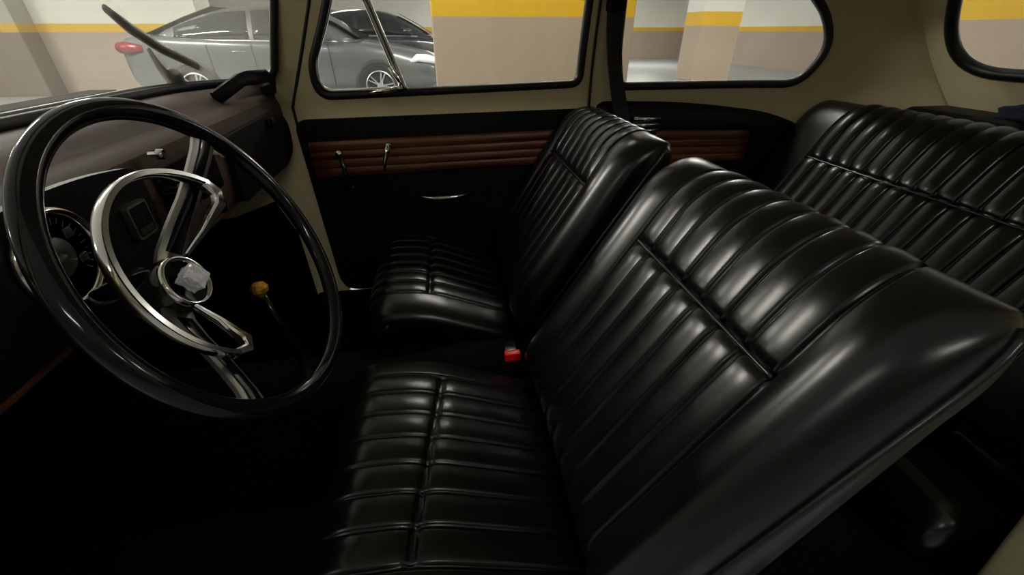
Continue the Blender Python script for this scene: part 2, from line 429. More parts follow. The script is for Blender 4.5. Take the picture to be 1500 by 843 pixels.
add_tube(bm, [Vector(ws_fn(p[0], p[1])) + Vector((.006, 0, 0)) for p in resample(WS, 240)], .011, 10, closed=True)
from_bm('rubber_seal', bm, RUBBER, w)
# header rail above windshield
bm = bmesh.new(); add_tube(bm, [Vector(ws_fn(y, 1.40)) for y in [.26 + 1.14 * k / 30 for k in range(31)]], .035, 10); struct(from_bm('trim_4', bm, BEIGE))

# outside scuttle in front of the windshield
def cowl_fn(u, v):
    y = .26 + 1.14 * v; x0 = ws_x(y) - .01
    return (x0 - .30 * u, y, .957 - .03 * u - .05 * u * u)
struct(sheet('trim_6', 0, 1, 0, 1, .04, cowl_fn, [], BEIGE, None, .01), 'cream scuttle outside the windshield')
# ------------------------------------------------------------------ passenger door
door = empty('car_door', (.02, 1.43, .26))
tag(door, 'cream car door with black and mahogany trim across the cabin', 'door')
def child(o, p):
    o.parent = p; o.matrix_parent_inverse = Matrix.Translation(-Vector(p.location)); return o
DW = round_poly([(-.215, 1.34), (-.36, .93), (.445, .944), (.435, 1.34)], [.08, .085, .035, .06], 12)
DW = round_poly([(-.20, 1.34), (-.27, 1.15), (-.352, 1.0), (-.345, .924), (.44, .946), (.448, 1.34)], [.08, .2, .07, .06, .03, .06], 12)
def door_fn(x, z): return (x, yw(x, z), z)
def door_edge(u, v):
    xl = -.427 + (.44 * (v - .9) if v > .9 else .06 * (.86 - min(.86, v))); xr = .477
    x = xl + (xr - xl) * u; return x
def dshell(u, v): x = door_edge(u / .9, v); return (x, yw(x, v), v)
hole = [((p[0] - door_edge(0, p[1])) / (door_edge(1, p[1]) - door_edge(0, p[1])) * .9, p[1]) for p in DW]
child(sheet('door_frame', 0, .9, .27, 1.42, .011, dshell, [hole], BEIGE, None, .02), door)
PANEL = round_poly([(-.408, .265), (-.434, .862), (.455, .874), (.455, .265)], [.07, .04, .02, .02], 8)
def flat_prism(name, poly, y0, y1, m, parent, bev=.006):
    bm = bmesh.new(); add_prism(bm, poly, y1 - y0, Matrix(((1, 0, 0, 0), (0, 0, -1, y1), (0, 1, 0, 0), (0, 0, 0, 1))))
    if bev:
        es = [e for e in bm.edges if len(e.link_faces) == 2 and e.calc_face_angle(0) > 1.2 ]
        bmesh.ops.bevel(bm, geom=es, offset=bev, segments=3, profile=.5, affect='EDGES')
    o = from_bm(name, bm, m, None, True, 50)
    if parent: child(o, parent)
    return o
flat_prism('trim_panel', PANEL, 1.417, 1.431, VINYL, door)
# ribbed mahogany band
def ribs(name, x0, x1, z0, z1, y, n, m, parent, slope=0):
    prof = []
    nn = n * 10
    for k in range(nn + 1):
        t = k / nn; prof.append((z0 + (z1 - z0) * t, .006 * abs(math.sin(math.pi * n * t)) ** .6))
    bm = bmesh.new(); rows = []
    for x in [x0 + (x1 - x0) * i / 12 for i in range(13)]:
        rows.append([bm.verts.new((x, y - d - .002, z + slope * (x - x0))) for z, d in prof])
    for a, b in zip(rows, rows[1:]):
        for k in range(nn): bm.faces.new((a[k], b[k], b[k + 1], a[k + 1]))
    o = from_bm(name, bm, m, None)
    s = o.modifiers.new('thick', 'SOLIDIFY'); s.thickness = .006; s.offset = -1
    if parent: child(o, parent)
    return o
wd = ribs('wood_insert', -.405, .44, .692, .795, 1.417, 4, WOOD, door, .018)
wd['label'] = 'ribbed mahogany strip'
for xx in (0, 1):
    bm = bmesh.new(); add_tube(bm, [Vector((door_edge(xx, z), yw(door_edge(xx, z), z) - .009, z)) for z in [.28 + 1.12 * k / 40 for k in range(41)]], .0045, 8); child(from_bm('door_gap_seal', bm, RUBBER, None), door)
# window seal, panes, vent divider
dg = fill_on('window_glass', DW, door_fn, GLASS, None, 110, 8, (0, .004, 0)); child(dg, door)
child(ring_on('window_seal', DW, door_fn, .0125, RUBBER, None, 220, 10, off=(0, -.006, 0)), door)
bm = bmesh.new()
dv = [door_fn(-.095 - .075 * ((z - .92) / .24), z) for z in [.925 + .40 * k / 16 for k in range(17)]]
for s in (-.0055, .0055): add_tube(bm, [Vector(p) + Vector((s, -.012, 0)) for p in dv], .0055, 8)
o = from_bm('vent_divider', bm, CHROME, None); child(o, door); o['label'] = 'chrome vent window divider'
# vent window frame: chrome strip along the inside of the seal, ending at the divider
vf = [p for p in resample(DW, 260) if p[0] < -.115 and p[1] < 1.3]
vf.sort(key=lambda p: math.atan2(p[1] - 1.09, p[0] + .10) % (2 * math.pi))
bm = bmesh.new()
cvx, cvz = -.20, 1.06
add_tube(bm, [Vector(door_fn(p[0] + (cvx - p[0]) * .075, p[1] + (cvz - p[1]) * .095)) + Vector((0, -.010, 0)) for p in vf], .0055, 8)
o = from_bm('vent_frame', bm, CHROME, None); child(o, door)
bm = bmesh.new()
add_tube(bm, [Vector(door_fn(-.108, .955)) + Vector((0, -.022, 0)), Vector(door_fn(-.118, .975)) + Vector((0, -.03, 0)), Vector(door_fn(-.135, 1.0)) + Vector((0, -.03, 0))], [.006, .006, .004], 8)
add_tube(bm, [Vector(door_fn(-.112, .943)) + Vector((0, -.015, 0)), Vector(door_fn(-.112, .943)) + Vector((0, -.03, 0))], .009, 12)
add_tube(bm, [Vector(door_fn(-.115, .944)) + Vector((0, -.024, 0)), Vector(door_fn(-.16, .938)) + Vector((0, -.026, 0)), Vector(door_fn(-.20, .932)) + Vector((0, -.02, 0))], [.007, .006, .003], 8)
o = from_bm('vent_latch', bm, CHROME, None); child(o, door); o['label'] = 'chrome vent window latch'
# window crank
bm = bmesh.new(); add_tube(bm, [(-.305, 1.385, .655), (-.306, 1.375, .70), (-.308, 1.368, .765)], [.010, .008, .007], 10)
add_lathe(bm, [(0, 0), (.018, 0), (.016, .014), (0, .016)], 20, Matrix.Translation((-.305, 1.398, .655)) @ Matrix.Rotation(R(90), 4, 'X'))
cr = from_bm('window_crank', bm, GLOSSBLACK, None); child(cr, door)
bm = bmesh.new(); add_tube(bm, [(-.308, 1.372, .776), (-.308, 1.35, .776), (-.308, 1.338, .776)], [.008, .011, .009], 12)
o = from_bm('crank_knob', bm, CHROME, None); o.parent = cr; o['label'] = 'chrome crank knob'
# release lever
bm = bmesh.new()
add_tube(bm, [(-.166, 1.40, .785), (-.167, 1.375, .785)], .010, 12)
add_tube(bm, [(-.164, 1.374, .791), (-.172, 1.366, .768), (-.181, 1.362, .74), (-.186, 1.362, .715)], [.011, .009, .006, .003], 10, flat=(1, .6))
o = from_bm('release_lever', bm, CHROME, None); child(o, door); o['label'] = 'small chrome door release lever'
# pull handle
bm = bmesh.new()
pts = [(-.10 + .18 * t, 1.417 - .032 * (1 - (2 * t - 1) ** 4), .612 - .003 * math.sin(math.pi * t) + .002 * t) for t in [k / 24 for k in range(25)]]
add_tube(bm, pts, [.004 + .004 * math.sin(math.pi * k / 24) for k in range(25)], 10, flat=(1, .7))
o = from_bm('pull_handle', bm, CHROME, None); child(o, door); o['label'] = 'slim curved chrome pull handle'

# rear side trim
RT = round_poly([(.50, .30), (.50, .895), (.80, .888), (1.12, .85), (1.26, .80), (1.30, .30)], [.01, .03, .2, .1, .1, .02], 8)
def bent_prism(name, poly, off0, off1, m):
    bm = bmesh.new(); P = resample(poly, 120)
    cx = sum(p[0] for p in P) / 120; cz = sum(p[1] for p in P) / 120
    R_ = []
    for r, o_ in ((1.0, off0), (.995, off1), (.8, off1), (.5, off1), (.2, off1)):
        R_.append([bm.verts.new((cx + (p[0] - cx) * r, yw(cx + (p[0] - cx) * r, .8) - o_, cz + (p[1] - cz) * r)) for p in P])
    for a, b in zip(R_, R_[1:]):
        for k in range(120): bm.faces.new((a[k], a[(k + 1) % 120], b[(k + 1) % 120], b[k]))
    bm.faces.new(R_[-1])
    return from_bm(name, bm, m, None)
rt = bent_prism('trim_5', RT, .008, .026, VINYL); struct(rt, 'black side trim panel beside the rear seat')
o = ribs('wood_insert', .58, 1.06, .70, .80, 1.402, 4, WOOD, None, -.02); o.parent = rt; o['label'] = 'dark ribbed mahogany strip'
ash = empty('ashtray', (.665, 1.402, .82)); tag(ash, 'small ribbed chrome ashtray on the rear side trim behind the passenger seat', 'ashtray')
bm = bmesh.new(); add_box(bm, (-.045, -.018, -.03), (.045, .0, .03), .004); from_bm('body', bm, GLOSSBLACK, ash, True, 40)
for k in range(3):
    bm = bmesh.new(); z = .022 - k * .018; add_tube(bm, [(-.046, -.022, z), (.046, -.022, z)], .0055, 10); from_bm('rib', bm, CHROME, ash)
# seat belt on the lock pillar
belt = empty('seat_belt', (.53, 1.40, 1.10)); tag(belt, 'black seat belt hanging down the pillar behind the passenger seat', 'seat belt')
STRAP = mat('belt_webbing', (.006, .006, .006), rough=.7, bump=.4, bscale=600)
bm = bmesh.new()
bp = [(-.018, .0, .30), (-.010, -.008, .14), (-.012, -.012, .05), (-.004, -.016, -.05), (.012, -.018, -.14), (.045, -.02, -.24), (.10, -.03, -.42)]
rows = []
for i, (x, y, z) in enumerate(bp):
    wv = [.018, .02, .024, .024, .022, .026, .026][i]
    rows.append([bm.verts.new((x - wv, y, z)), bm.verts.new((x, y - .004, z)), bm.verts.new((x + wv, y - .002, z))])
for a, b in zip(rows, rows[1:]):
    for k in range(2): bm.faces.new((a[k], b[k], b[k + 1], a[k + 1]))
o = from_bm('strap', bm, STRAP, belt); s = o.modifiers.new('sub', 'SUBSURF'); s.levels = s.render_levels = 2
s = o.modifiers.new('thick', 'SOLIDIFY'); s.thickness = .003
bm = bmesh.new(); add_box(bm, (-.036, -.03, .035), (.018, .002, .085), .008, 3); from_bm('belt_guide', bm, VINYL, belt, True, 40)

# ------------------------------------------------------------------ seats
def pillow(name, F0, d, m, L, T, Wd, s0, yc, npl, pitch, seam_s, mt, parent, concave=.014, loc=None, ns=90, groove=.006, bulge=.0035, wtop=.10, nexp=4.0, backfrom=.8, yoff=0, bolster=0, skew=0, dip=0, tap=0):
    """quilted cushion: slices across m and Y along d; front face carries pleats, a lateral seam crosses them"""
    F0, d, m = Vector((F0[0], 0, F0[1])), Vector((d[0], 0, d[1])).normalized(), Vector((m[0], 0, m[1])).normalized()
    half = npl * pitch / 2
    ys = []
    nfine = int(2 * Wd / .0022)
    for k in range(nfine + 1):
        y = -.93 * Wd + 1.86 * Wd * k / nfine; ys.append(y / Wd)
    ends = []
    for k in range(1, 15):
        a = (math.pi / 2) * (k / 15) ; c_ = math.cos(a) ** (2 / nexp)
        if c_ > .935: ends.append(c_)
    ends = sorted(set(ends + [1.0]))
    front = [-e for e in reversed(ends)] + ys + ends
    back = sorted([b for b in [k / 20 for k in range(-18, 19)]] + [.96, -.96, .985, -.985], reverse=True)
    cols = [(t, -1) for t in front] + [(t, 1) for t in back]
    nc = len(cols); rows = []
    ss = []
    for i in range(ns + 1):
        q = i / ns; ss.append(q if q < .7 else .7 + .3 * math.sin((q - .7) / .3 * math.pi / 2))
    bm = bmesh.new(); info = {}
    for s in ss:
        q = max(0, (s - s0) / (1 - s0)); k = math.sqrt(max(0, 1 - q * q)); kt = max(.02, k)
        q2 = max(0, (.12 - s) / .12); kb = 1 - .35 * q2 * q2
        ws = Wd * (1 - wtop * (1 - k) ** 1.3)
        row = []
        tf = 1 + tap * max(0, .8 - s) / .8
        cen = F0 + d * (L * s) + m * (T * tf / 2)
        for t, side in cols:
            h = (T / 2) * (max(0, 1 - abs(t) ** nexp)) ** (1 / nexp) * kt * kb * side * tf
            cv = -concave * (t * t) * (1 if side < 0 else .3)
            p = cen + m * (h + cv * k); v = bm.verts.new((p.x, yc + yoff + t * ws, p.z))
            info[v] = (t * Wd + yoff, s, side); row.append(v)
        rows.append(row)
    for a, b in zip(rows, rows[1:]):
        for k in range(nc): bm.faces.new((a[k], a[(k + 1) % nc], b[(k + 1) % nc], b[k]))
    bm.faces.new(rows[0][::-1])
    bmesh.ops.recalc_face_normals(bm, faces=bm.faces); bm.normal_update()
    disp = []
    for row in rows:
        for v in row:
            y, s, side = info[v]
            if side > 0 and s < backfrom: continue
            fade = 1.0 if side < 0 else min(1, (s - backfrom) / (1 - backfrom))
            fade *= min(1, s / .06)
            a = y + half; dd = 0
            if -.02 < a < 2 * half + .02:
                near = round(a / pitch); near = min(npl, max(0, near)); e = abs(a - near * pitch)
                dd -= groove * math.exp(-(e / .0030) ** 2)
                if 0 < a < 2 * half:
                    fr = (a / pitch) % 1; dd += bulge * math.sin(math.pi * fr) ** .8
                if seam_s is not None:
                    es = (s - seam_s + skew * y) * L
                    if 0 <= a <= 2 * half: dd -= .007 * math.exp(-(es / .0045) ** 2) + .0035 * math.exp(-(es / .018) ** 2)
            if bolster and side < 0 and abs(y) > half:
                w_ = (Wd + math.copysign(yoff, y * yoff) if yoff else Wd) - half; dd += bolster * math.sin(math.pi * min(1, (abs(y) - half) / w_)) * (1 - max(0, (s - .75) / .25) ** 2)
            disp.append((v, v.normal.copy() * (dd * fade)))
    for v, dv in disp: v.co += dv
    if dip:
        for v in bm.verts:
            a = v.co.x + .07
            v.co.z -= dip * (0 if a < -.05 else (a + .05) ** 2 / .2 if a < .05 else a)
    bmesh.ops.remove_doubles(bm, verts=bm.verts, dist=.0002)
    o = from_bm(name, bm, mt, parent)
    def surf(y, s, side=-1, lift=0):
        t = max(-1, min(1, (y - yoff) / Wd)); q = max(0, (s - s0) / (1 - s0)); k = math.sqrt(max(0, 1 - q * q)); ws = Wd * (1 - wtop * (1 - k) ** 1.3)
        q2 = max(0, (.12 - s) / .12); kb = 1 - .35 * q2 * q2
        h = (T / 2) * (max(0, 1 - abs(t) ** nexp)) ** (1 / nexp) * max(.02, k) * kb * side * (1 + tap * max(0, .8 - s) / .8)
        p = F0 + d * (L * s) + m * (T * (1 + tap * max(0, .8 - s) / .8) / 2 + h - concave * t * t * k + lift * side); return Vector((p.x, yc + yoff + t * ws, p.z))
    return o, surf
def curve_obj(name, pts, rad, m, parent):
    bm = bmesh.new(); add_tube(bm, pts, rad, 8); return from_bm(name, bm, m, parent)

PITCH = .052
def make_seat(label, inner, HW, YO, skew):
    """inner = +1 when the broad inboard bolster is on the +Y side"""
    t = empty('front_seat', (0, 0, .2)); tag(t, label, 'car seat', 'front bucket seats')
    b, sf = pillow('backrest', (.13, .43), (.53, .848), (.848, -.53), .572, .135, HW, .82, 0, 7, PITCH, .685, LEATHER, t, yoff=YO, bolster=.016, tap=.6)
    c_, cf = pillow('cushion', (.22, .484), (-1, .06), (-.06, -1), .45, .15, .262, .84, 0, 7, PITCH, .63, LEATHER, t, concave=.0, wtop=.12, backfrom=2, skew=skew, dip=.36)
    curve_obj('seam_piping', [sf(.182 - .364 * k / 60, .685, -1, -.003) for k in range(61)], .0032, PIPING, b)
    for sgn in (-1, 1):
        pts = []
        for k in range(46):
            s = .03 + .945 * k / 45
            q = max(0, (s - .82) / .18); kk = math.sqrt(max(0, 1 - q * q))
            p = sf(sgn * HW + YO, s); mm = Vector((.848, 0, -.53)); pts.append(p + mm * (.004 * kk - .0335 * .6 * 2 * max(0, .8 - s) / .8) + Vector((0, sgn * .001, 0)))
        curve_obj('edge_piping', pts, .0055, PIPING, b)
    pts = [cf(.262 * math.sin(math.pi / 2 * u), .97 - .10 * abs(u) ** 6, 1, -.02) for u in [k / 20 - 1 for k in range(41)]]
    curve_obj('edge_piping', pts, .004, PIPING, c_)
    for sgn in (-1, 1):
        bm = bmesh.new(); add_box(bm, (-.2, sgn * .2 - .015, .205), (.25, sgn * .2 + .015, .23), .004)
        r_ = from_bm('seat_rail', bm, GLOSSBLACK, t, False)
        for x0 in (-.15, .12):
            bm = bmesh.new(); add_box(bm, (x0, sgn * .2 - .012, .228), (x0 + .05, sgn * .2 + .012, .33), .004); from_bm('rail_bracket', bm, GLOSSBLACK, r_, False)
    for o in t.children: o.location = (0, 0, -.2)
    return t
seat1 = make_seat('black pleated leather driver seat in the foreground facing the steering wheel', 1, .284, .012, .30)
seat1.location = (0, .48, .2)
seat2 = make_seat('black pleated leather passenger seat beside the mahogany-trimmed door', -1, .273, -.022, .05)
seat2.location = (0, 1.163, .2)
rs = empty('rear_seat', (1.0, CY, .2)); tag(rs, 'black pleated leather rear bench seat under the back window', 'car seat')
rb, rf = pillow('backrest', (.932 - 1.0, .43), (.53, .848), (.848, -.53), .585, .14, .538, .80, 0, 15, .0496, .645, LEATHER, rs, concave=0, wtop=.05, nexp=8, bulge=.007)
curve_obj('seam_piping', [rf(.372 - .744 * k / 60, .645, -1, -.003) for k in range(61)], .0032, PIPING, rb)
rc, _ = pillow('cushion', (1.13 - 1.0, .36), (-1, .06), (-.06, -1), .33, .16, .545, .86, 0, 15, .0496, .6, LEATHER, rs, concave=0, wtop=.05, nexp=8, backfrom=2)
for o in rs.children: o.location = (0, 0, -.2)

# belt buckle between the seats
bk = empty('belt_buckle', (.122, .793, .40)); tag(bk, 'red seat belt release button on black buckle between the front seats', 'buckle')
RED = mat('red_plastic', (.95, .012, .006), rough=.4)
bm = bmesh.new(); add_box(bm, (-.018, -.03, -.03), (.018, .03, .032), .006, 3); from_bm('buckle_body', bm, GLOSSBLACK, bk, True, 40)
bm = bmesh.new(); add_box(bm, (-.019, -.036, .018), (.019, -.018, .040), .003, 2); from_bm('release_button', bm, RED, bk, True, 40)['label'] = 'red release button'
bm = bmesh.new(); add_tube(bm, [(0, .0, -.03), (.01, 0, -.08), (.02, .0, -.16)], .008, 8); from_bm('stalk', bm, VINYL, bk)

# parcel shelf goods
bm = bmesh.new(); add_box(bm, (1.40, .45, .80), (1.57, 1.205, .893), .03, 4); add_box(bm, (1.41, .47, .6), (1.56, 1.17, .81), .02, 3)
tag(from_bm('parcel_shelf', bm, VINYL, None, True, 40), 'black padded parcel shelf behind the rear bench below the back window', 'shelf')
BLUE = mat('blue_cloth', (.008, .012, .04), rough=.85, bump=.5, bscale=60)
bm = bmesh.new(); bmesh.ops.create_uvsphere(bm, u_segments=48, v_segments=24, radius=1)
for v in bm.verts:
    p = v.co.copy(); n = .12 * math.sin(5 * p.x + 2 * p.y) + .10 * math.sin(7 * p.y - 3 * p.z) + .07 * math.sin(11 * p.z + 6 * p.x)
    v.co = Vector((1.475 + p.x * .07 * (1 + n), .83 + p.y * .14 * (1 + n), max(.8935, .905 + p.z * .05 * (1 + n))))
tag(from_bm('cloth_bundle', bm, BLUE), 'crumpled dark blue cloth lying on the parcel shelf', 'cloth')

# ------------------------------------------------------------------ dashboard
dash = empty('dashboard', (-.5, CY, .75)); tag(dash, 'mahogany brown dashboard with black glovebox door and round speedometer', 'dashboard')
def dash_x(y): return -.452 + .0 * y
def dash_sec(y):
    wx = ws_x(min(1.40, max(.25, y)))
    e = max(0, (abs(y - CY) - .48) / .09)                       # rounded ends
    x = dash_x(y)
    fx = max(wx + .012, -.68)
    fx = min(fx, x - .035)
    return [(fx - .02, .80), (fx, .958), (fx + (x - fx) * .35, .961), (fx + (x - fx) * .62, .950), (fx + (x - fx) * .70, .938), (fx + (x - fx) * .86, .936), (x - .008, .926), (x, .908), (x + .001, .85), (x, .79), (x - .008, .768), (x - .03, .757), (x - .06, .762), (x - .10, .80)]
bm = bmesh.new(); rows = []
NY = 60
for i in range(NY + 1):
    y = .262 + (1.398 - .262) * i / NY
    rows.append([bm.verts.new((x, y, z)) for x, z in dash_sec(y)])
for a, b in zip(rows, rows[1:]):
    for k in range(len(a) - 1): bm.faces.new((a[k], a[k + 1], b[k + 1], b[k]))
bm.faces.new(rows[0]); bm.faces.new(rows[-1][::-1])
o = from_bm('dash_panel', bm, DASHWOOD, None, True, 35); child(o, dash)
# glovebox door
GB = round_poly([(.97, .765), (.985, .903), (1.33, .905), (1.385, .86), (1.375, .79), (1.30, .765)], [.02, .02, .05, .03, .03, .04], 8)
def dash_plate(name, poly, x0, x1, m, bev=.004, parent=dash):
    bm = bmesh.new(); add_prism(bm, poly, x1 - x0, Matrix(((0, 0, 1, x0), (1, 0, 0, 0), (0, 1, 0, 0), (0, 0, 0, 1))))
    if bev:
        es = [e for e in bm.edges if len(e.link_faces) == 2 and e.calc_face_angle(0) > 1.2]
        bmesh.ops.bevel(bm, geom=es, offset=bev, segments=3, profile=.5, affect='EDGES')
    o = from_bm(name, bm, m, None, True, 50)
    if parent: child(o, parent)
    return o
gb = dash_plate('glovebox_door', GB, -.453, -.438, VINYL)
bm = bmesh.new(); add_lathe(bm, [(0, 0), (.011, 0), (.010, .008), (0, .010)], 20, Matrix.Translation((-.437, 1.225, .885)) @ Matrix.Rotation(R(90), 4, 'Y'))
add_box(bm, (-.43, 1.218, .872), (-.422, 1.232, .90), .002)
o = from_bm('glovebox_lock', bm, VINYL, None); o.parent = gb
# lip along the lower edge, brown
LIP = wood_mat('lip_wood', (.12, .045, .016), (.17, .065, .026), .4, 1, 'Y')
bm = bmesh.new(); add_tube(bm, [(-.462 - .05 * max(0, 1 - (y - .262) / .9) * 0 - .02, y, .757) for y in [.268 + 1.118 * k / 40 for k in range(41)]], .0115, 10, flat=(.75, 1.2))
o = from_bm('lower_lip', bm, LIP, None); child(o, dash); o['label'] = 'light brown lower edge of the dashboard'
# black instrument plate, extended left and down to stand in for shade
BN = round_poly([(.29, .780), (.29, .90), (.43, .928), (.50, .937), (.60, .935), (.70, .920), (.695, .80), (.66, .78)], [.03, .05, .05, .05, .05, .03, .03, .02], 8)
dash_plate('instrument_plate', BN, -.455, -.444, VINYL)
# speedometer
MR = Matrix.Rotation(R(90), 4, 'Y')
def at_dash(y, z, x=-.446): return Matrix.Translation((x, y, z)) @ MR
sp = None
bm = bmesh.new(); add_lathe(bm, [(.050, 0), (.0565, .002), (.058, .008), (.055, .013), (.0505, .012), (.049, .004), (.049, 0)], 64, at_dash(.505, .868))
sp = from_bm('speedometer', bm, CHROME, None); child(sp, dash); sp['label'] = 'round speedometer with chrome bezel'
DIAL = mat('dial_black', (.01, .01, .009), rough=.3); DIALG = mat('dial_grey', (.03, .03, .025), rough=.4)
INK = mat('dial_ink', (.07, .065, .05), rough=.5); AMB = mat('amber', (.5, .32, .05), rough=.3)
bm = bmesh.new(); add_lathe(bm, [(0, .002), (.049, .002)], 64, at_dash(.505, .868)); o = from_bm('dial', bm, DIAL, None); o.parent = sp
bm = bmesh.new(); add_lathe(bm, [(0, .005), (.022, .005), (.024, .003)], 48, at_dash(.505, .868)); o = from_bm('dial_centre', bm, DIALG, None); o.parent = sp
bm = bmesh.new()
for k in range(25):
    a = R(-130 + 260 * k / 24); r0 = .040 if k % 2 else .037
    M = at_dash(.505, .868) @ Matrix.Rotation(a, 4, 'Z'); add_box(bm, (-.046, -.0007, .003), (-r0, .0007, .0036), 0, M=M)
o = from_bm('dial_marks', bm, INK, None); o.parent = sp
bm = bmesh.new(); M = at_dash(.505, .868) @ Matrix.Rotation(R(205), 4, 'Z'); add_box(bm, (-.004, -.0012, .007), (.038, .0012, .0085), 0, M=M); add_lathe(bm, [(0, .010), (.004, .010), (.005, .006)], 16, at_dash(.505, .868))
o = from_bm('needle', bm, INK, None); o.parent = sp
for lo, hi in (((-.026, .022, .003), (-.014, .034, .005)), ((.008, .024, .003), (.018, .036, .005))):
    bm = bmesh.new(); add_box(bm, lo, hi, .001, M=at_dash(.505, .868)); o = from_bm('indicator_lamp', bm, DIALG, None); o.parent = sp
# square fuel gauge
FG = round_poly([(.627, .832), (.627, .882), (.671, .882), (.671, .832)], .006, 5)
fg = dash_plate('fuel_gauge', FG, -.446, -.436, SATIN, .003); fg['label'] = 'square fuel gauge with grey rim'
o = dash_plate('gauge_face', round_poly([(.6305, .8355), (.6305, .8785), (.6675, .8785), (.6675, .8355)], .004, 4), -.437, -.4353, DIAL, 0, None); o.parent = fg
bm = bmesh.new(); add_box(bm, (-.4352, .648, .848), (-.4345, .6495, .868), 0, M=None); add_box(bm, (-.4352, .634, .838), (-.4346, .664, .846), 0)
o = from_bm('gauge_needle', bm, DIALG, None, False); o.parent = fg
# knobs
def knob(y, z, r, l, m, x=-.45):
    bm = bmesh.new(); add_lathe(bm, [(0, 0), (r * .5, 0), (r * .5, l * .5), (r, l * .6), (r, l * .9), (r * .8, l), (0, l * 1.02)], 24, at_dash(y, z, x)); o = from_bm('knob', bm, m, None, True, 45); child(o, dash); return o
knob(.762, .858, .021, .03, GLOSSBLACK); knob(.745, .926, .008, .022, CHROME)['label'] = 'small chrome pull knob'
knob(.93, .885, .010, .03, BEIGE)['label'] = 'small cream knob'; knob(.86, .80, .014, .025, GLOSSBLACK)
# radio plate
dash_plate('radio_plate', round_poly([(.73, .82), (.73, .90), (.93, .90), (.93, .82)], .008, 5), -.453, -.447, GLOSSBLACK, .002)
# padded roll below the windshield
bm = bmesh.new(); add_tube(bm, [(ws_x(y) + .022, y, .963) for y in [.27 + 1.11 * k / 60 for k in range(61)]], .013, 10); o = from_bm('cowl_pad', bm, VINYL, None); child(o, dash)
# grab handle
bm = bmesh.new()
add_band(bm, [(-.530, 1.20, .950), (-.515, 1.225, .962), (-.495, 1.285, .982), (-.485, 1.31, .986), (-.462, 1.38, .984), (-.455, 1.395, .972), (-.458, 1.385, .952), (-.470, 1.36, .945)], [(.03, .016)] * 8, (1, 0, .2))
o = from_bm('grab_handle', bm, VINYL, None, True, 30); child(o, dash); o['label'] = 'black grab handle at the passenger end'

# ------------------------------------------------------------------ steering wheel
N = Vector((.906, -.078, .416)).normalized(); LAT = Vector((0, 0, 1)).cross(N).normalized(); UPV = N.cross(LAT)
sw = empty('steering_wheel'); tag(sw, 'black steering wheel with chrome horn ring in front of the driver seat', 'steering wheel')
MW_ = Matrix((LAT, UPV, N)).transposed().to_4x4(); MW_.translation = Vector((-.265, .501, .854)); sw.matrix_world = MW_
bm = bmesh.new()
add_tube(bm, [(.1845 * math.cos(2 * math.pi * k / 128), .1845 * math.sin(2 * math.pi * k / 128), 0) for k in range(128)], .0112, 16, closed=True)
from_bm('rim', bm, STEERBLACK, sw)
A = Vector((.707, .707, 0)); B = Vector((-.707, .707, 0)); Z = Vector((0, 0, 1))
OFF = -.015; RH = .124; RA = .115
pts = []
for k in range(49):
    a = math.pi * k / 48; pts.append(A * (RA * math.cos(a)) + B * (RH * math.sin(a)) + Z * OFF)
bm = bmesh.new()
add_band(bm, pts, (.0085, .015), Z)
for sgn in (1, -1):
    e = A * (RA * sgn)
    add_band(bm, [e + Z * OFF + B * .004, e - B * .014 - A * (.006 * sgn) + Z * OFF, e - B * .019 - A * (.02 * sgn) + Z * (OFF - .003), e * .55 - B * .012 + Z * (OFF - .026), A * (.036 * sgn) - B * .002 + Z * (OFF - .047)],
             [(.009, .015), (.013, .014), (.016, .012), (.008, .009), (.005, .007)], Z)
from_bm('horn_ring', bm, CHROME, sw, True, 40)['label'] = 'half round chrome horn ring'
for sgn in (1, -1):
    pts = [A * (sgn * r) + Z * z for r, z in ((.02, -.09), (.045, -.084), (.075, -.066), (.105, -.044), (.135, -.026), (.16, -.012), (.180, -.004))]
    bm = bmesh.new(); add_band(bm, pts, [(.036, .010), (.034, .010), (.030, .009), (.027, .008), (.026, .008), (.027, .008), (.030, .008)], Z)
    s_ = from_bm('spoke', bm, SATIN, sw, True, 40); s_['label'] = 'satin metal spoke'
    bm = bmesh.new(); add_band(bm, [p + Z * .0052 - B * .006 * 0 for p in pts[1:]], [(.020, .003), (.017, .003), (.014, .003), (.013, .003), (.013, .003), (.014, .003)], Z)
    o = from_bm('spoke_inlay', bm, GLOSSBLACK, s_, True, 40)
bm = bmesh.new(); add_lathe(bm, [(0, -.115), (.036, -.115), (.034, -.075), (.0305, -.068), (.026, -.072), (0, -.074)], 48); from_bm('hub', bm, GLOSSBLACK, sw, True, 40)
bm = bmesh.new(); add_lathe(bm, [(.027, -.067), (.0285, -.063), (.031, -.062), (.033, -.064), (.033, -.070)], 48); from_bm('hub_bezel', bm, CHROME, sw)
CRY = mat('sparkling_crystal', (.80, .78, .88), rough=.15, spec=1.0, bump=1.0, bscale=160, var=.25, vscale=90)
bm = bmesh.new(); bmesh.ops.create_cube(bm, size=1); bmesh.ops.subdivide_edges(bm, edges=bm.edges, cuts=5, use_grid_fill=True)
for v in bm.verts:
    j = Vector((random.uniform(-1, 1), random.uniform(-1, 1), random.uniform(-1, 1))) * .04
    v.co = Vector(((v.co.x + j.x) * .024, (v.co.y + j.y) * .024, (v.co.z + j.z) * .018 - .056))
cr_ = from_bm('horn_button', bm, CRY, sw, False); cr_['label'] = 'sparkling crystal horn button'
cr_.rotation_euler = (0, 0, R(20))
# column
colm = empty('steering_column'); colm.matrix_world = MW_; tag(colm, 'black steering column running from the wheel hub into the dashboard', 'steering column')
bm = bmesh.new(); add_lathe(bm, [(0, -.32), (.03, -.32), (.034, -.25), (.036, -.19), (.040, -.185), (.040, -.117), (0, -.117)], 32); from_bm('column_tube', bm, GLOSSBLACK, colm, True, 40)

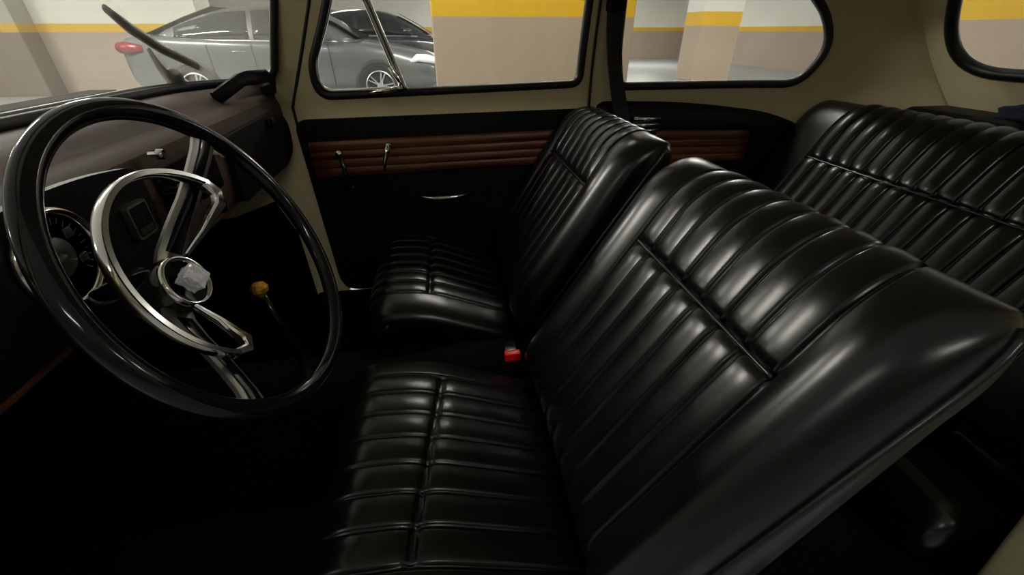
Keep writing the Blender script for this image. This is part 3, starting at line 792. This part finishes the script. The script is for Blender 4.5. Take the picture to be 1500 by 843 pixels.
# gear lever with amber knob
gl = empty('gear_lever', (-.36, .828, .39)); tag(gl, 'gear lever with amber gold knob on the centre tunnel', 'gear lever')
AMBER = mat('amber_gold', (.75, .36, .04), rough=.22, metal=.6, bump=1.0, bscale=90)
bm = bmesh.new(); add_tube(bm, [(0, 0, 0), (-.005, 0, .06), (-.025, -.004, .15), (-.038, -.006, .225)], [.008, .007, .006, .006], 10); from_bm('lever_shaft', bm, GLOSSBLACK, gl)
bm = bmesh.new(); add_lathe(bm, [(.034, 0), (.03, .012), (.022, .02), (.02, .035), (.012, .05), (.008, .07)], 24); from_bm('boot', bm, VINYL, gl)
bm = bmesh.new(); add_lathe(bm, [(0, -.014), (.008, -.014), (.012, -.008), (.017, 0), (.017, .008), (.012, .015), (0, .018)], 12, Matrix.Translation((-.040, -.006, .238))); from_bm('gear_knob', bm, AMBER, gl, False)['label'] = 'amber gold knob'

# ------------------------------------------------------------------ wiper on the windshield
wp = empty('windshield_wiper', (-.68, 1.30, .985)); tag(wp, 'black wiper arm and blade resting on the dusty windshield', 'wiper')
def wsp(y, z, o=.02): p = Vector(ws_fn(y, z)) + Vector((-o, 0, 0)); return p - Vector(wp.location)
bm = bmesh.new(); add_tube(bm, [wsp(1.076, 1.126), wsp(1.16, 1.095), wsp(1.26, 1.055), wsp(1.339, 1.011)], [.006, .010, .010, .008], 8, flat=(1.3, .8)); from_bm('wiper_blade', bm, RUBBER, wp)
bm = bmesh.new(); add_tube(bm, [wsp(1.305, .980, .03), wsp(1.28, 1.015, .035), wsp(1.237, 1.053, .025)], [.012, .008, .004], 8); add_lathe(bm, [(0, -.01), (.02, -.01), (.018, .02), (0, .025)], 20, Matrix.Translation(wsp(1.310, .985, .03))); from_bm('wiper_arm', bm, RUBBER, wp)

# ------------------------------------------------------------------ parked cars
TYRE = mat('tyre', (.012, .012, .012), rough=.8); RIMM = mat('alloy', (.55, .55, .56), rough=.3, metal=1)
CGLASS = mat('tinted_glass', (.012, .014, .016), rough=.06, spec=.7); LAMPW = mat('lamp_clear', (.75, .77, .8), rough=.08, spec=.8); LAMPR = mat('lamp_red', (.13, .010, .014), rough=.35)
DARK = mat('dark_plastic', (.012, .012, .013), rough=.6)
def sedan(name, label, paint, loc, H=1.44):
    root = empty(name, loc); tag(root, label, 'car')
    k = H / 1.44
    # stations: x, half width at sill, half width at belt, bottom z, top z (belt or bonnet)
    ST = [(-2.32, .62, .60, .42, .88), (-2.27, .74, .72, .30, .98), (-2.1, .83, .78, .26, 1.03), (-1.8, .87, .82, .24, 1.03), (-1.3, .89, .85, .22, 1.00), (-.6, .90, .87, .20, .97), (.2, .90, .87, .20, .955), (.8, .90, .86, .20, .95), (1.05, .89, .84, .21, .945), (1.4, .88, .80, .22, .90), (1.8, .86, .74, .22, .84), (2.1, .80, .66, .22, .77), (2.26, .70, .56, .26, .68), (2.32, .58, .5, .34, .60)]
    bm = bmesh.new(); rows = []
    for x, ws, wb, zb, zt in ST:
        zt *= k; mz = (zb + zt) / 2
        half = [(0, zb), (ws * .8, zb), (ws * .97, zb + .08), (ws, mz - .05), (ws * .995, mz + .12), ((ws + wb) / 2 + .01, zt - .09), (wb, zt - .025), (wb * .85, zt + .008), (0, zt + .03)]
        rows.append([bm.verts.new((x, y, z)) for y, z in half] + [bm.verts.new((x, -y, z)) for y, z in half[-2:0:-1]])
    for a, b in zip(rows, rows[1:]):
        for i in range(len(a)): bm.faces.new((a[i], a[(i + 1) % len(a)], b[(i + 1) % len(a)], b[i]))
    bm.faces.new(rows[0]); bm.faces.new(rows[-1][::-1])
    body = from_bm('body', bm, paint, root); s = body.modifiers.new('sub', 'SUBSURF'); s.levels = s.render_levels = 2
    # greenhouse
    GH = [(-1.95, .70, 1.0, .70, 1.01), (-1.35, .78, .97, .60, 1.25), (-.85, .80, .95, .57, 1.40), (-.2, .80, .94, .57, 1.44), (.3, .80, .94, .56, 1.38), (.75, .79, .94, .60, 1.16), (1.12, .76, .94, .72, .96)]
    bm = bmesh.new(); rows = []
    for x, wb, zb, wt, zt in GH:
        zb *= k; zt *= k
        half = [(wb, zb - .06), (wb * .99, zb), ((wb + wt) / 2 + .02, (zb + zt) / 2), (wt + .02, zt - .05), (wt * .85, zt - .008), (0, zt)]
        rows.append([bm.verts.new((x, y, z)) for y, z in half] + [bm.verts.new((x, -y, z)) for y, z in half[-2::-1]])
    for a, b in zip(rows, rows[1:]):
        for i in range(len(a) - 1): bm.faces.new((a[i], a[i + 1], b[i + 1], b[i]))
    bm.faces.new(rows[0]); bm.faces.new(rows[-1][::-1])
    g = from_bm('roof', bm, paint, root); s = g.modifiers.new('sub', 'SUBSURF'); s.levels = s.render_levels = 2
    # glass bands: side windows, windscreens (slabs just proud of the greenhouse)
    def side_pt(x, f, sg):
        for (x0, wb0, zb0, wt0, zt0), (x1, wb1, zb1, wt1, zt1) in zip(GH, GH[1:]):
            if x0 <= x <= x1:
                t = (x - x0) / (x1 - x0); wb = wb0 + (wb1 - wb0) * t; zb = (zb0 + (zb1 - zb0) * t) * k; wt = wt0 + (wt1 - wt0) * t; zt = (zt0 + (zt1 - zt0) * t) * k
                return Vector((x, sg * (wb + (wt + .02 - wb) * f + .014), zb + (zt - .05 - zb) * f))
    for sg in (-1, 1):
        for nm, xs in (('side_window', (-1.5, -.47)), ('side_window', (-.40, .62))):
            bm = bmesh.new(); rows = []
            for i in range(13):
                x = xs[0] + (xs[1] - xs[0]) * i / 12
                rows.append([bm.verts.new(side_pt(x, f, sg)) for f in (.10, .35, .65, .93)])
            for a, b in zip(rows, rows[1:]):
                for j in range(3): bm.faces.new((a[j], a[j + 1], b[j + 1], b[j]))
            o = from_bm(nm, bm, CGLASS, root); s = o.modifiers.new('t', 'SOLIDIFY'); s.thickness = .01
        bm = bmesh.new(); add_tube(bm, [side_pt(x, .03, sg) for x in [-1.7 + 2.5 * q / 20 for q in range(21)]], .010, 6); from_bm('window_trim', bm, RIMM, root)
        bm = bmesh.new()
        add_box(bm, (.52, sg * .90 - .07, .97 * k), (.70, sg * .90 + .07, 1.08 * k), .03, 3); from_bm('side_mirror', bm, paint, root)
        for x in (-.62, .36):
            bm = bmesh.new(); add_box(bm, (x - .10, sg * .885 - .012, .80 * k), (x + .10, sg * .885 + .012, .83 * k), .008, 2); from_bm('door_handle', bm, paint, root)
        for x in (-1.05, -.43, .66):
            bm = bmesh.new(); add_tube(bm, [(x, sg * .888, .93 * k), (x + .01, sg * .905, .7), (x + .02, sg * .902, .35)], .004, 6); from_bm('door_seam', bm, DARK, root)
    for (xa, za, wa), (xb, zb_, wb_) in ((((.80), 1.165, .53), (1.10, .995, .64)), ((-1.40, 1.25, .5), (-1.92, 1.04, .62)), ((.42, 1.345, .5), (.80, 1.165, .53)), ((-.95, 1.395, .48), (-1.40, 1.25, .5))):
        bm = bmesh.new(); q = [bm.verts.new((xa, -wa, za * k + .012)), bm.verts.new((xa, wa, za * k + .012)), bm.verts.new((xb, wb_, zb_ * k + .012)), bm.verts.new((xb, -wb_, zb_ * k + .012))]
        bm.faces.new(q)
        o = from_bm('windscreen', bm, CGLASS, root, False); s = o.modifiers.new('t', 'SOLIDIFY'); s.thickness = .012
    for x in (-1.34, 1.36):
        for sg in (-1, 1):
            ww = empty('wheel'); ww.parent = root; ww.location = (x, sg * .80, .325)
            Mx = Matrix.Rotation(R(90 * sg), 4, 'X')
            bm = bmesh.new(); add_lathe(bm, [(.22, -.10), (.30, -.10), (.325, -.07), (.325, .08), (.30, .105), (.225, .105), (.222, .09)], 40, Mx.inverted()); from_bm('tyre', bm, TYRE, ww, True, 40)
            bm = bmesh.new(); add_lathe(bm, [(.226, .10), (.21, .108), (.20, .09), (.19, .03)], 40, Mx.inverted())
            for q in range(10):
                a = 2 * math.pi * (q // 2) / 5 + (.16 if q % 2 else -.16)
                add_tube(bm, [Mx.inverted() @ Vector((.045 * math.cos(a), .045 * math.sin(a), .085)), Mx.inverted() @ Vector((.20 * math.cos(a), .20 * math.sin(a), .095))], .014, 6)
            add_lathe(bm, [(0, .10), (.05, .098), (.06, .08)], 20, Mx.inverted()); from_bm('rim', bm, RIMM, ww, True, 40)
            bm = bmesh.new(); add_lathe(bm, [(0, .02), (.21, .02)], 30, Mx.inverted()); from_bm('brake_disc', bm, DARK, ww)
            bm = bmesh.new(); add_lathe(bm, [(0, .06), (.37, .06), (.375, .085), (.37, .098), (.32, .092), (0, .06)], 48, Matrix.Translation((x, sg * .80, .325)) @ Mx.inverted()); o = from_bm('wheel_arch', bm, DARK, root)
    for sg in (-1, 1):
        bm = bmesh.new(); q = [(1.86, sg * .80, .66), (1.98, sg * .80, .715), (2.12, sg * .72, .70), (2.25, sg * .60, .665), (2.30, sg * .46, .63)]
        add_tube(bm, [(a, b, c * k) for a, b, c in q], [.02, .055, .065, .06, .03], 10); from_bm('headlight', bm, LAMPW, root)
        bm = bmesh.new(); add_tube(bm, [(-1.92, sg * .82, .86 * k), (-2.12, sg * .80, .87 * k), (-2.28, sg * .68, .87 * k), (-2.31, sg * .5, .87 * k)], [.05, .08, .08, .05], 10); from_bm('tail_light', bm, LAMPR, root)
    bm = bmesh.new()
    for q in range(4): add_tube(bm, [(2.10, -.72, .56 - q * .07), (2.29, -.45, .57 - q * .07), (2.335, 0, .575 - q * .07), (2.29, .45, .57 - q * .07), (2.10, .72, .56 - q * .07)], .016, 6)
    from_bm('grille', bm, RIMM, root)
    return root
GREY = mat('grey_paint', (.075, .08, .083), rough=.34, metal=.2, coat=.6)
BLACKP = mat('dark_paint', (.035, .04, .05), rough=.2, metal=.3, coat=.8)
sedan('sedan', 'grey sedan parked nearest, seen through windshield and vent window', GREY, (-2.27, 8.64, 0))
sedan('sedan', 'dark sedan parked behind the grey one, only its roof showing', BLACKP, (-1.15, 11.4, 0), 1.5)
